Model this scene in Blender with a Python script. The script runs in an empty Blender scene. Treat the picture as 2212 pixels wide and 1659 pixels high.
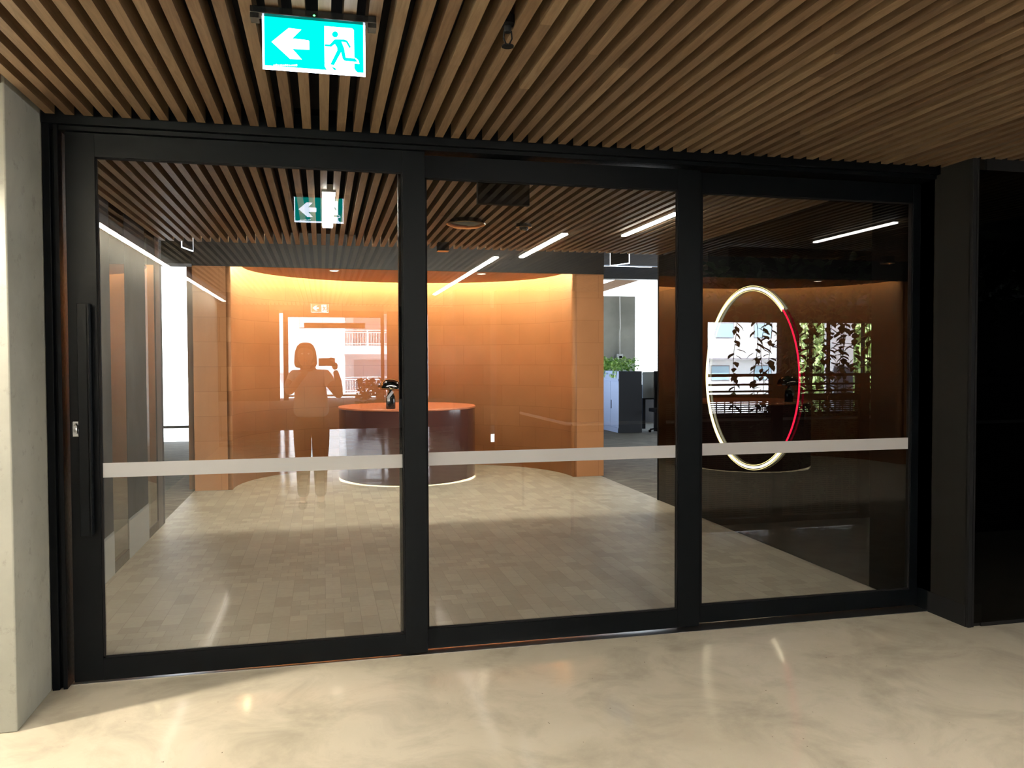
import bpy, bmesh, math, random
from mathutils import Vector, Matrix

random.seed(7)
S = bpy.context.scene
COL = S.collection

# ------------------------------------------------------------------ camera
cam_d = bpy.data.cameras.new('camera')
cam = bpy.data.objects.new('camera', cam_d)
COL.objects.link(cam)
cam_d.sensor_width = 36.0
cam_d.lens = 36.0 * 1742.0 / 2212.0
cam_d.clip_start = 0.02
cam_d.clip_end = 500
rot = Matrix(((0.973664, 0.009742, -0.22778), (-0.227962, 0.02654, -0.973308), (-0.003437, 0.9996, 0.028062)))
cam.matrix_world = Matrix.Translation((0, -4.0, 1.47)) @ rot.to_4x4()
S.camera = cam

# ------------------------------------------------------------------ world, sun, exposure
W = bpy.data.worlds.new('overcast_sky')
S.world = W
W.use_nodes = True
wn = W.node_tree
bg = wn.nodes['Background']
tc = wn.nodes.new('ShaderNodeTexCoord')
sp = wn.nodes.new('ShaderNodeSeparateXYZ')
rp = wn.nodes.new('ShaderNodeValToRGB')
rp.color_ramp.elements[0].position = 0.0
rp.color_ramp.elements[0].color = (0.92, 0.96, 1.0, 1)
rp.color_ramp.elements[1].position = 0.8
rp.color_ramp.elements[1].color = (0.62, 0.78, 1.0, 1)
wn.links.new(tc.outputs['Generated'], sp.inputs[0])
wn.links.new(sp.outputs['Z'], rp.inputs[0])
wn.links.new(rp.outputs[0], bg.inputs['Color'])
bg.inputs['Strength'].default_value = 9.0

sun_d = bpy.data.lights.new('sun', 'SUN')
sun_d.energy = 95
sun_d.angle = 0.01
sun_d.color = (1, 0.97, 0.92)
sun = bpy.data.objects.new('sun', sun_d)
COL.objects.link(sun)
sun.rotation_euler = Vector((0.30, -0.42, -0.86)).to_track_quat('-Z', 'Y').to_euler()

S.view_settings.view_transform = 'Standard'
S.view_settings.look = 'None'
S.view_settings.exposure = 0.0
S.view_settings.gamma = 1.0
S.view_settings.use_curve_mapping = False
cy = S.cycles
cy.use_denoising = True
cy.max_bounces = 10
cy.diffuse_bounces = 5
cy.glossy_bounces = 6
cy.transmission_bounces = 8
cy.transparent_max_bounces = 24
cy.sample_clamp_indirect = 8.0
cy.caustics_reflective = False
cy.caustics_refractive = False

# ------------------------------------------------------------------ materials
MATS = {}


def mat(name, col=(0.5, 0.5, 0.5), rough=0.6, metal=0.0, spec=0.5, emit=None, strength=1.0):
    m = bpy.data.materials.new(name)
    m.use_nodes = True
    b = m.node_tree.nodes['Principled BSDF']
    b.inputs['Base Color'].default_value = (*col, 1)
    b.inputs['Roughness'].default_value = rough
    b.inputs['Metallic'].default_value = metal
    b.inputs['Specular IOR Level'].default_value = spec
    if emit:
        b.inputs['Emission Color'].default_value = (*emit, 1)
        b.inputs['Emission Strength'].default_value = strength
    MATS[name] = m
    return m


def nd(m, t, **kw):
    n = m.node_tree.nodes.new(t)
    for k, v in kw.items():
        setattr(n, k, v)
    return n


def ln(m, a, b):
    m.node_tree.links.new(a, b)


def bsdf(m):
    return m.node_tree.nodes['Principled BSDF']


def ramp(m, fac, stops):
    r = nd(m, 'ShaderNodeValToRGB')
    e = r.color_ramp.elements
    while len(e) < len(stops):
        e.new(0.5)
    for i, (p, c) in enumerate(stops):
        e[i].position = p
        e[i].color = (*c, 1)
    ln(m, fac, r.inputs[0])
    return r.outputs[0]


def noise(m, scale, detail=4, vec=None, rough=0.5, dist=0.0):
    n = nd(m, 'ShaderNodeTexNoise')
    n.inputs['Scale'].default_value = scale
    n.inputs['Detail'].default_value = detail
    n.inputs['Roughness'].default_value = rough
    n.inputs['Distortion'].default_value = dist
    if vec is not None:
        ln(m, vec, n.inputs['Vector'])
    return n.outputs['Fac']


def objco(m, scale=(1, 1, 1), rotz=0.0, out='Object'):
    t = nd(m, 'ShaderNodeTexCoord')
    mp = nd(m, 'ShaderNodeMapping')
    mp.inputs['Scale'].default_value = scale
    mp.inputs['Rotation'].default_value = (0, 0, rotz)
    ln(m, t.outputs[out], mp.inputs[0])
    return mp.outputs[0]


def bump(m, h, strength, dist=0.01):
    b = nd(m, 'ShaderNodeBump')
    b.inputs['Strength'].default_value = strength
    b.inputs['Distance'].default_value = dist
    ln(m, h, b.inputs['Height'])
    ln(m, b.outputs[0], bsdf(m).inputs['Normal'])


def mixc(m, a, b, fac, mode='MIX'):
    x = nd(m, 'ShaderNodeMix', data_type='RGBA', blend_type=mode)
    if isinstance(fac, float):
        x.inputs[0].default_value = fac
    else:
        ln(m, fac, x.inputs[0])
    for i, v in ((6, a), (7, b)):
        if isinstance(v, tuple):
            x.inputs[i].default_value = (*v, 1)
        else:
            ln(m, v, x.inputs[i])
    return x.outputs[2]


# polished concrete floor
m = mat('polished_concrete', rough=0.16, spec=0.5)
v = objco(m)
c1 = ramp(m, noise(m, 0.7, 6, v, 0.6, 0.4), [(0.3, (0.44, 0.395, 0.31)), (0.52, (0.56, 0.51, 0.405)), (0.7, (0.63, 0.575, 0.47))])
c2 = ramp(m, noise(m, 2.6, 8, v, 0.65, 0.6), [(0.34, (0.68, 0.68, 0.68)), (0.55, (1, 1, 1))])
c3 = ramp(m, noise(m, 38, 3, v, 0.5), [(0.245, (0.25, 0.22, 0.2)), (0.262, (1, 1, 1))])
ln(m, mixc(m, mixc(m, c1, c2, 0.7, 'MULTIPLY'), c3, 1.0, 'MULTIPLY'), bsdf(m).inputs['Base Color'])
ln(m, ramp(m, noise(m, 1.6, 4, v), [(0.3, (0.05, 0.05, 0.05)), (0.7, (0.13, 0.13, 0.13))]), bsdf(m).inputs['Roughness'])
bump(m, noise(m, 3.0, 2, v, 0.4, 0.3), 0.10, 0.02)

# small mixed tiles in the lobby
m = mat('beige_floor_tiles', rough=0.55, spec=0.3)
v = objco(m)


def brick(m, vec, w, h, a, b, mort, msize=0.002, off=0.5, sc=1.0):
    t = nd(m, 'ShaderNodeTexBrick')
    t.offset = off
    t.inputs['Color1'].default_value = (*a, 1)
    t.inputs['Color2'].default_value = (*b, 1)
    t.inputs['Mortar'].default_value = (*mort, 1)
    t.inputs['Scale'].default_value = sc
    t.inputs['Mortar Size'].default_value = msize
    t.inputs['Mortar Smooth'].default_value = 0.1
    t.inputs['Bias'].default_value = 0.0
    t.inputs['Brick Width'].default_value = w
    t.inputs['Row Height'].default_value = h
    ln(m, vec, t.inputs['Vector'])
    return t


ta = (0.46, 0.425, 0.34)
tb = (0.355, 0.325, 0.255)
tm = (0.30, 0.275, 0.215)
b1 = brick(m, objco(m, rotz=math.pi / 2), 0.20, 0.10, ta, tb, tm, 0.0016)
b2 = brick(m, v, 0.10, 0.10, ta, tb, tm, 0.0016)
sel = nd(m, 'ShaderNodeTexBrick')
sel.inputs['Color1'].default_value = (0, 0, 0, 1)
sel.inputs['Color2'].default_value = (1, 1, 1, 1)
sel.inputs['Mortar Size'].default_value = 0.0
sel.inputs['Scale'].default_value = 1.0
sel.inputs['Brick Width'].default_value = 0.40
sel.inputs['Row Height'].default_value = 0.40
ln(m, v, sel.inputs['Vector'])
gt = nd(m, 'ShaderNodeMath', operation='GREATER_THAN')
gt.inputs[1].default_value = 0.68
ln(m, sel.outputs[0], gt.inputs[0])
cc = mixc(m, b1.outputs[0], b2.outputs[0], gt.outputs[0])
ln(m, mixc(m, cc, ramp(m, noise(m, 30, 4, v), [(0.3, (0.86, 0.86, 0.86)), (0.7, (1, 1, 1))]), 0.6, 'MULTIPLY'), bsdf(m).inputs['Base Color'])

# office carpet
m = mat('striped_carpet', rough=0.9, spec=0.2)
v = objco(m, (1.0, 9, 1))
ln(m, ramp(m, noise(m, 3.0, 6, v, 0.7), [(0.32, (0.07, 0.068, 0.06)), (0.5, (0.17, 0.155, 0.125)), (0.68, (0.3, 0.28, 0.23))]), bsdf(m).inputs['Base Color'])

# timber battens, each piece its own tint
m = mat('oak_batten', rough=0.55, spec=0.35)
geo = nd(m, 'ShaderNodeNewGeometry')
v = objco(m, (14, 1.0, 14))
g1 = noise(m, 3.0, 6, v, 0.6, 1.6)
tint = ramp(m, geo.outputs['Random Per Island'], [(0.0, (0.155, 0.098, 0.057)), (0.35, (0.245, 0.165, 0.097)), (0.6, (0.175, 0.11, 0.063)), (0.8, (0.285, 0.198, 0.118)), (1.0, (0.20, 0.127, 0.07))])
ln(m, mixc(m, tint, ramp(m, g1, [(0.35, (0.62, 0.56, 0.5)), (0.6, (1, 1, 1))]), 0.75, 'MULTIPLY'), bsdf(m).inputs['Base Color'])

# orange leather-like wall tiles, UV in metres
m = mat('orange_wall_tiles', rough=0.5, spec=0.35)
uv = objco(m, out='UV')
b1 = brick(m, uv, 0.58, 0.284, (0.62, 0.285, 0.125), (0.58, 0.258, 0.110), (0.44, 0.185, 0.075), 0.0022)
ln(m, mixc(m, b1.outputs[0], ramp(m, noise(m, 2.2, 5, uv), [(0.3, (0.86, 0.84, 0.82)), (0.7, (1, 1, 1))]), 0.8, 'MULTIPLY'), bsdf(m).inputs['Base Color'])
bump(m, b1.outputs['Fac'], -0.25, 0.004)

# concrete
m = mat('cast_concrete', rough=0.85, spec=0.2)
v = objco(m)
a = ramp(m, noise(m, 1.1, 7, v, 0.62, 0.3), [(0.3, (0.29, 0.295, 0.262)), (0.7, (0.45, 0.45, 0.40))])
b = ramp(m, noise(m, 16, 6, v, 0.7), [(0.28, (0.55, 0.55, 0.53)), (0.42, (1, 1, 1))])
ln(m, mixc(m, a, b, 0.5, 'MULTIPLY'), bsdf(m).inputs['Base Color'])
bump(m, noise(m, 30, 5, v), 0.25, 0.004)
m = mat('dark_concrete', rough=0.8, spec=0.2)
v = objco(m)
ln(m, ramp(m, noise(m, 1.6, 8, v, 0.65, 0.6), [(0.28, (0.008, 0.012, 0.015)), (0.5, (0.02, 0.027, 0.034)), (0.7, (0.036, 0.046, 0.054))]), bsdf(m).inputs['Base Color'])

m = mat('black_metal', (0.0015, 0.0022, 0.0032), 0.55, 0.0, 0.10)
v = objco(m)
ln(m, ramp(m, noise(m, 60, 3, v), [(0.3, (0.36,) * 3), (0.7, (0.48,) * 3)]), bsdf(m).inputs['Roughness'])
mat('soft_black', (0.006, 0.006, 0.007), 0.8, 0, 0.12)
mat('ceiling_black', (0.012, 0.012, 0.014), 0.9, 0, 0.1)
mat('dark_panel', (0.007, 0.0065, 0.006), 0.8, 0, 0.1)
mat('bulkhead_black', (0.022, 0.023, 0.024), 0.5, 0, 0.4)
mat('satin_steel', (0.62, 0.62, 0.63), 0.28, 1.0)
mat('tan_plaster', (0.62, 0.42, 0.30), 0.75, 0, 0.2)
mat('white_paint', (0.8, 0.8, 0.8), 0.6)
mat('office_grey', (0.36, 0.48, 0.76), 0.45)
mat('grey_fabric', (0.34, 0.36, 0.34), 0.9, 0, 0.1)
mat('cabinet_black', (0.022, 0.026, 0.036), 0.5)
mat('beam_blue_grey', (0.3, 0.36, 0.48), 0.5)
mat('desk_burgundy', (0.085, 0.032, 0.028), 0.12, 0, 0.6)
mat('desk_top_orange', (0.62, 0.21, 0.10), 0.4, 0, 0.4)
mat('black_chrome', (0.16, 0.15, 0.14), 0.12, 1.0)
mat('brass', (0.8, 0.55, 0.25), 0.25, 1.0)
mat('gloss_black', (0.006, 0.007, 0.008), 0.12, 0, 0.6)
mat('smoked_glass_back', (0.006, 0.006, 0.007), 0.6, 0, 0.2)
mat('building_white', (0.82, 0.83, 0.85), 0.8)
mat('building_grey', (0.34, 0.34, 0.37), 0.8)  # plain grey for balcony doors and the outside column
mat('window_blue', (0.35, 0.52, 0.62), 0.15, 0, 0.5)
mat('roof_grey', (0.22, 0.22, 0.25), 0.7)
mat('ground_grey', (0.4, 0.4, 0.38), 0.9)
mat('skin', (0.42, 0.24, 0.17), 0.5)
mat('hair_brown', (0.07, 0.035, 0.02), 0.45)
mat('shirt_white', (0.62, 0.6, 0.57), 0.85)
mat('trousers_black', (0.02, 0.02, 0.024), 0.85)
mat('phone_black', (0.01, 0.01, 0.012), 0.25)
mat('bark', (0.09, 0.06, 0.04), 0.9)
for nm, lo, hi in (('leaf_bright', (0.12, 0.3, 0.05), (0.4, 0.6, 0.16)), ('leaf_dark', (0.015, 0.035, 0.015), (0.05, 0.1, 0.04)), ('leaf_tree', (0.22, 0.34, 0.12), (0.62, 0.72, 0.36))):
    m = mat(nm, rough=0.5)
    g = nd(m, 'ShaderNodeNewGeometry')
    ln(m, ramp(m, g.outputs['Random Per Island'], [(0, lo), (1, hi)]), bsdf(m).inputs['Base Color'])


def emis(name, col, s):
    m = bpy.data.materials.new(name)
    m.use_nodes = True
    t = m.node_tree
    t.nodes.clear()
    o = t.nodes.new('ShaderNodeOutputMaterial')
    e = t.nodes.new('ShaderNodeEmission')
    e.inputs[0].default_value = (*col, 1)
    e.inputs[1].default_value = s
    t.links.new(e.outputs[0], o.inputs[0])
    MATS[name] = m
    return m


emis('led_warm', (1, 0.95, 0.86), 55)
emis('led_step', (1, 0.92, 0.76), 235)
emis('led_short', (1, 0.92, 0.80), 330)
emis('led_wash', (1, 0.91, 0.76), 32)
emis('led_wall', (1, 0.91, 0.76), 1500)
emis('led_neutral', (1, 0.92, 0.80), 330)
emis('led_cove', (1, 0.82, 0.45), 100)
emis('led_desk', (1, 0.86, 0.6), 60)
emis('neon_white', (1, 0.80, 0.35), 1.6)
emis('neon_core', (1, 0.90, 0.64), 4.5)
emis('neon_red', (1, 0.015, 0.06), 1.6)
emis('sign_green', (0.0, 0.95, 0.80), 1.15)
emis('sign_white', (0.75, 0.85, 1.0), 7)
emis('sign_led', (0.1, 1, 0.2), 6)
emis('lamp_lens', (1, 0.85, 0.62), 30)


def glass(name, ior=2.0, tint=(0.93, 0.95, 0.94)):
    m = bpy.data.materials.new(name)
    m.use_nodes = True
    t = m.node_tree
    t.nodes.clear()
    o = t.nodes.new('ShaderNodeOutputMaterial')
    mx = t.nodes.new('ShaderNodeMixShader')
    tr = t.nodes.new('ShaderNodeBsdfTransparent')
    gl = t.nodes.new('ShaderNodeBsdfGlossy')
    fr = t.nodes.new('ShaderNodeFresnel')
    ge = t.nodes.new('ShaderNodeNewGeometry')
    iv = t.nodes.new('ShaderNodeMath')
    iv.operation = 'SUBTRACT'
    iv.inputs[0].default_value = 1
    mu = t.nodes.new('ShaderNodeMath')
    mu.operation = 'MULTIPLY'
    fr.inputs[0].default_value = ior
    gl.inputs['Roughness'].default_value = 0.0
    tr.inputs[0].default_value = (*tint, 1)
    t.links.new(ge.outputs['Backfacing'], iv.inputs[1])
    t.links.new(fr.outputs[0], mu.inputs[0])
    t.links.new(iv.outputs[0], mu.inputs[1])
    t.links.new(mu.outputs[0], mx.inputs[0])
    t.links.new(tr.outputs[0], mx.inputs[1])
    t.links.new(gl.outputs[0], mx.inputs[2])
    t.links.new(mx.outputs[0], o.inputs[0])
    MATS[name] = m
    return m


glass('door_glass', 2.4, (0.95, 0.96, 0.955))
glass('side_glass', 2.1, (0.75, 0.78, 0.78))
glass('smoked_glass', 1.42, (0.10, 0.11, 0.12))
glass('dark_low_glass', 1.33, (0.08, 0.09, 0.10))
glass('sign_acrylic', 1.45, (0.5, 0.75, 0.7))

m = bpy.data.materials.new('frosted_film')
m.use_nodes = True
t = m.node_tree
t.nodes.clear()
o = t.nodes.new('ShaderNodeOutputMaterial')
d = t.nodes.new('ShaderNodeBsdfDiffuse')
d.inputs[0].default_value = (0.76, 0.76, 0.77, 1)
tl = t.nodes.new('ShaderNodeBsdfTranslucent')
tl.inputs[0].default_value = (0.88, 0.88, 0.88, 1)
tr = t.nodes.new('ShaderNodeBsdfTransparent')
m1 = t.nodes.new('ShaderNodeMixShader')
m1.inputs[0].default_value = 0.5
m2 = t.nodes.new('ShaderNodeMixShader')
m2.inputs[0].default_value = 0.06
t.links.new(d.outputs[0], m1.inputs[1])
t.links.new(tl.outputs[0], m1.inputs[2])
t.links.new(m1.outputs[0], m2.inputs[1])
t.links.new(tr.outputs[0], m2.inputs[2])
t.links.new(m2.outputs[0], o.inputs[0])
MATS['frosted_film'] = m

# wire mesh of the balustrade: real holes are far below pixel size, so the weave is in the material's transparency
m = bpy.data.materials.new('woven_wire')
m.use_nodes = True
t = m.node_tree
t.nodes.clear()
o = t.nodes.new('ShaderNodeOutputMaterial')
MATS['woven_wire'] = m
tcx = t.nodes.new('ShaderNodeTexCoord')
sx = t.nodes.new('ShaderNodeSeparateXYZ')
t.links.new(tcx.outputs['Object'], sx.inputs[0])


def stripes(sock, period, width):
    a = t.nodes.new('ShaderNodeMath')
    a.operation = 'DIVIDE'
    a.inputs[1].default_value = period
    t.links.new(sock, a.inputs[0])
    f = t.nodes.new('ShaderNodeMath')
    f.operation = 'FRACT'
    t.links.new(a.outputs[0], f.inputs[0])
    l = t.nodes.new('ShaderNodeMath')
    l.operation = 'LESS_THAN'
    l.inputs[1].default_value = width / period
    t.links.new(f.outputs[0], l.inputs[0])
    return l.outputs[0]


s1 = stripes(sx.outputs['Z'], 0.019, 0.010)
s2 = stripes(sx.outputs['X'], 0.08, 0.008)
mxm = t.nodes.new('ShaderNodeMath')
mxm.operation = 'MAXIMUM'
t.links.new(s1, mxm.inputs[0])
t.links.new(s2, mxm.inputs[1])
di = t.nodes.new('ShaderNodeBsdfDiffuse')
di.inputs[0].default_value = (0.09, 0.085, 0.07, 1)
tr = t.nodes.new('ShaderNodeBsdfTransparent')
mx = t.nodes.new('ShaderNodeMixShader')
t.links.new(mxm.outputs[0], mx.inputs[0])
t.links.new(tr.outputs[0], mx.inputs[1])
t.links.new(di.outputs[0], mx.inputs[2])
t.links.new(mx.outputs[0], o.inputs[0])


# ------------------------------------------------------------------ mesh helpers
def tag(o, label=None, cat=None, group=None, kind=None):
    if label:
        o['label'] = label
    if cat:
        o['category'] = cat
    if group:
        o['group'] = group
    if kind:
        o['kind'] = kind
    return o


class MB:
    def __init__(s):
        s.bm = bmesh.new()

    def box(s, x0, x1, y0, y1, z0, z1, bev=0.0, M=None):
        r = bmesh.ops.create_cube(s.bm, size=1.0)
        vs = r['verts']
        for v in vs:
            v.co = Vector(((x0 + x1) / 2 + v.co.x * (x1 - x0), (y0 + y1) / 2 + v.co.y * (y1 - y0), (z0 + z1) / 2 + v.co.z * (z1 - z0)))
        if bev > 0:
            es = list({e for v in vs for e in v.link_edges})
            rr = bmesh.ops.bevel(s.bm, geom=es, offset=bev, segments=2, affect='EDGES', profile=0.5)
            vs = rr['verts']
            vs = list({v for f in rr['faces'] for v in f.verts} | {v for v in vs if v.is_valid})
        if M is not None:
            for v in vs:
                v.co = M @ v.co
        return s

    def lathe(s, prof, c=(0, 0, 0), n=32, M=None, cap=True):
        rings = []
        for r, z in prof:
            ring = []
            if r < 1e-6:
                v = s.bm.verts.new((c[0], c[1], c[2] + z))
                ring = [v] * n
            else:
                for i in range(n):
                    a = 2 * math.pi * i / n
                    ring.append(s.bm.verts.new((c[0] + r * math.cos(a), c[1] + r * math.sin(a), c[2] + z)))
            rings.append(ring)
        allv = {v for r in rings for v in r}
        for a, b in zip(rings, rings[1:]):
            for i in range(n):
                j = (i + 1) % n
                vs = []
                for v in (a[i], a[j], b[j], b[i]):
                    if v not in vs:
                        vs.append(v)
                if len(vs) >= 3:
                    try:
                        s.bm.faces.new(vs)
                    except ValueError:
                        pass
        if cap:
            for ring in (rings[0], rings[-1]):
                if len(set(ring)) > 2:
                    try:
                        s.bm.faces.new(ring)
                    except ValueError:
                        pass
        if M is not None:
            for v in allv:
                v.co = M @ v.co
        return s

    def tube(s, pts, r, n=8, closed=False, radii=None):
        pts = [Vector(p) for p in pts]
        k = len(pts)
        rings = []
        for i, p in enumerate(pts):
            if closed:
                d = pts[(i + 1) % k] - pts[i - 1]
            else:
                d = pts[min(i + 1, k - 1)] - pts[max(i - 1, 0)]
            d.normalize()
            up = Vector((0, 0, 1)) if abs(d.z) < 0.9 else Vector((1, 0, 0))
            a = d.cross(up).normalized()
            b = d.cross(a).normalized()
            if rings and not closed:
                # keep rings aligned
                a0 = rings[-1][1]
                a = (a0 - d * a0.dot(d)).normalized()
                b = d.cross(a).normalized()
            rr = radii[i] if radii else r
            rings.append(([s.bm.verts.new(p + (a * math.cos(2 * math.pi * j / n) + b * math.sin(2 * math.pi * j / n)) * rr) for j in range(n)], a))
        m = k if closed else k - 1
        for i in range(m):
            A = rings[i][0]
            B = rings[(i + 1) % k][0]
            for j in range(n):
                s.bm.faces.new((A[j], A[(j + 1) % n], B[(j + 1) % n], B[j]))
        if not closed:
            s.bm.faces.new(rings[0][0])
            s.bm.faces.new(rings[-1][0][::-1])
        return s

    def prism(s, poly, y0, y1, f=lambda u, v, y: (u, y, v)):
        a = [s.bm.verts.new(f(u, v, y0)) for u, v in poly]
        b = [s.bm.verts.new(f(u, v, y1)) for u, v in poly]
        s.bm.faces.new(a)
        s.bm.faces.new(b[::-1])
        n = len(poly)
        for i in range(n):
            s.bm.faces.new((a[i], b[i], b[(i + 1) % n], a[(i + 1) % n]))
        return s

    def leaf(s, p, d, n, L, Wd):
        d = Vector(d).normalized()
        n = Vector(n)
        w = d.cross(n)
        if w.length < 1e-4:
            w = d.cross(Vector((0.3, 0.5, 0.8)))
        w.normalize()
        n = w.cross(d).normalized()
        p = Vector(p)
        pts = [p, p + d * L * 0.3 + w * Wd * 0.5, p + d * L * 0.65 + w * Wd * 0.36, p + d * L - n * L * 0.12, p + d * L * 0.65 - w * Wd * 0.36, p + d * L * 0.3 - w * Wd * 0.5]
        mid = [p + d * L * 0.3 + n * Wd * 0.1, p + d * L * 0.65 + n * Wd * 0.08]
        v = [s.bm.verts.new(q) for q in pts]
        q = [s.bm.verts.new(x) for x in mid]
        s.bm.faces.new((v[0], v[1], q[0]))
        s.bm.faces.new((v[1], v[2], q[1], q[0]))
        s.bm.faces.new((v[2], v[3], q[1]))
        s.bm.faces.new((v[3], v[4], q[1]))
        s.bm.faces.new((v[4], v[5], q[0], q[1]))
        s.bm.faces.new((v[5], v[0], q[0]))

    def build(s, name, m, parent=None, smooth=False, loc=None):
        bmesh.ops.recalc_face_normals(s.bm, faces=s.bm.faces)
        me = bpy.data.meshes.new(name)
        s.bm.to_mesh(me)
        s.bm.free()
        me.materials.append(MATS[m])
        if smooth:
            for p in me.polygons:
                p.use_smooth = True
        o = bpy.data.objects.new(name, me)
        COL.objects.link(o)
        if parent:
            o.parent = parent
        if loc:
            o.location = loc
        return o


def B(name, m, dims, parent=None, bev=0.0):
    return MB().box(*dims, bev=bev).build(name, m, parent)


def struct(o, label, cat):
    return tag(o, label, cat, kind='structure')


def empty(name, loc=(0, 0, 0), rz=0.0, label=None, cat=None, group=None, kind=None):
    o = bpy.data.objects.new(name, None)
    COL.objects.link(o)
    o.location = loc
    o.rotation_euler = (0, 0, rz)
    o.empty_display_size = 0.05
    return tag(o, label, cat, group, kind)


def dup(root, loc, rz=None, label=None):
    def cp(o, par):
        c = o.copy()
        COL.objects.link(c)
        if par:
            c.parent = par
        for ch in list(o.children):
            cp(ch, c)
        return c
    r = cp(root, None)
    r.location = loc
    if rz is not None:
        r.rotation_euler = (0, 0, rz)
    if label:
        r['label'] = label
    return r


def smooth_by_angle(o, deg=35):
    me = o.data
    for p in me.polygons:
        p.use_smooth = True
    me.set_sharp_from_angle(angle=math.radians(deg))
    return o


CZ = 2.56            # underside of the battens
XL, XR = -1.43, 3.43  # lobby side walls

# ================================================================== floors
struct(MB().box(-4.0, 2.75, -14.0, 0.0, -0.2, 0.0).box(2.75, 12.5, -2.48, 0.0, -0.2, 0.0).build('floor_front', 'polished_concrete'), 'polished beige concrete floor in front of the sliding glass doors', 'floor')
struct(B('floor_atrium', 'cabinet_black', (2.75, 14.0, -12.0, -2.48, -3.4, -3.2)), 'dark lower floor of the atrium', 'floor')
mb = MB()  # added enclosure against daylight leaking in below floor level
mb.box(2.55, 2.75, -12.0, -2.48, -3.4, -0.2)
mb.box(2.75, 14.2, -2.48, -2.3, -3.4, -0.2)
mb.box(14.0, 14.2, -12.0, -2.48, -3.4, 2.75)
mb.box(2.55, 6.1, -12.2, -12.0, -3.4, -0.2)
struct(mb.build('wall_atrium_light_block', 'dark_panel'), 'unseen dark walls added to keep daylight out of the lower atrium', 'wall')
struct(B('floor_lobby', 'beige_floor_tiles', (XL - 0.02, XR + 0.02, 0.0, 8.2, -0.2, 0.0)), 'small mixed beige floor tiles inside the lobby', 'floor')
struct(B('floor_office_right', 'striped_carpet', (XR + 0.02, 14.0, 0.0, 16.0, -0.2, 0.0)), 'streaky brown carpet of the office right of the lobby', 'floor')
struct(B('floor_office_left', 'striped_carpet', (-9.0, XL - 0.02, 0.0, 12.0, -0.2, 0.0)), 'streaky grey carpet left of the lobby', 'floor')
struct(B('floor_rear', 'striped_carpet', (-12.0, 8.0, -30.0, -14.0, -0.2, 0.0)), 'dark carpet of the space behind the photographer', 'floor')

# ================================================================== ceilings with battens
PITCH = 0.0778


def battens(x0, x1, y0, y1, parent, seed):
    r = random.Random(seed)
    mb = MB()
    k = math.ceil((x0 - 0.014) / PITCH)
    x = 0.014 + k * PITCH
    while x < x1:
        y = y0
        while y < y1 - 1e-4:
            L = r.uniform(1.1, 3.6)
            e = min(y1, y + L)
            if y1 - e < 0.4:
                e = y1
            dz = r.uniform(-0.0012, 0.0012)
            dx = r.uniform(-0.0010, 0.0010)
            mb.box(x - 0.0195 + dx, x + 0.0195 + dx, y, e, CZ + dz, CZ + 0.088)
            y = e
        x += PITCH
    return mb.build('timber_battens', 'oak_batten', parent)


c = struct(B('ceiling_front', 'ceiling_black', (-4.0, 5.2, -12.0, -0.06, 2.66, 2.95)), 'timber batten ceiling in front of the sliding doors', 'ceiling')
battens(-2.2, 5.15, -12.0, -0.075, c, 3)
c = struct(B('ceiling_lobby', 'ceiling_black', (-1.6, XR + 0.03, 0.16, 3.72, 2.66, 2.95)), 'timber batten ceiling of the lobby behind the glass', 'ceiling')
battens(-1.40, XR - 0.03, 0.17, 3.765, c, 5)
struct(B('ceiling_void', 'ceiling_black', (-2.6, 9.0, 3.72, 8.6, 3.05, 3.2)), 'black upper ceiling in front of the orange niche', 'ceiling')
struct(B('ceiling_office_left', 'ceiling_black', (-9.0, -1.6, 0.0, 11.8, 3.9, 4.05)), 'dark ceiling left of the lobby', 'ceiling')
struct(B('ceiling_atrium', 'ceiling_black', (5.2, 13.0, -12.0, 3.72, 2.72, 2.95)), 'dark ceiling over the planted balustrade', 'ceiling')
struct(B('ceiling_rear', 'ceiling_black', (-12.0, 8.0, -29.9, -12.0, 3.45, 3.65)), 'dark ceiling behind the photographer', 'ceiling')
struct(B('wall_rear_upstand', 'dark_panel', (-4.0, 8.0, -12.1, -12.0, 2.66, 3.6)), 'dark upstand where the ceiling rises behind the photographer', 'wall')

struct(B('ceiling_sun_block', 'ceiling_black', (-14.0, 16.0, -12.0, 14.8, 4.2, 4.4)), 'unseen roof slab added over the whole floor to block the sun', 'ceiling')  # unseen slab added to keep sunlight off the interior floors

# ================================================================== door frame and sliding leaves
fr = empty('trim_1', (0, 0, 0), label='black metal frame around the three sliding glass doors', cat='door frame', kind='structure')
mb = MB()
mb.box(-1.195, 3.50, -0.06, 0.15, 2.525, 2.63, 0.002)
mb.box(-1.195, 3.50, -0.03, 0.15, 2.505, 2.53)
mb.build('door_head', 'black_metal', fr)
mb = MB()
mb.box(-1.195, -1.165, -0.05, 0.14, 0, 2.53, 0.002)
mb.box(-1.168, -1.150, -0.02, 0.14, 0, 2.53)
mb.box(-1.152, -1.134, -0.045, 0.14, 0, 2.53, 0.002)
mb.build('door_jamb', 'black_metal', fr)
mb = MB()
mb.box(3.43, 3.50, -0.02, 0.15, 0, 2.53, 0.002)
mb.build('door_jamb', 'black_metal', fr)
mb = MB()
mb.box(-1.13, 3.45, 0.0, 0.14, -0.004, 0.003)
mb.build('floor_track', 'satin_steel', fr)


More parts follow.
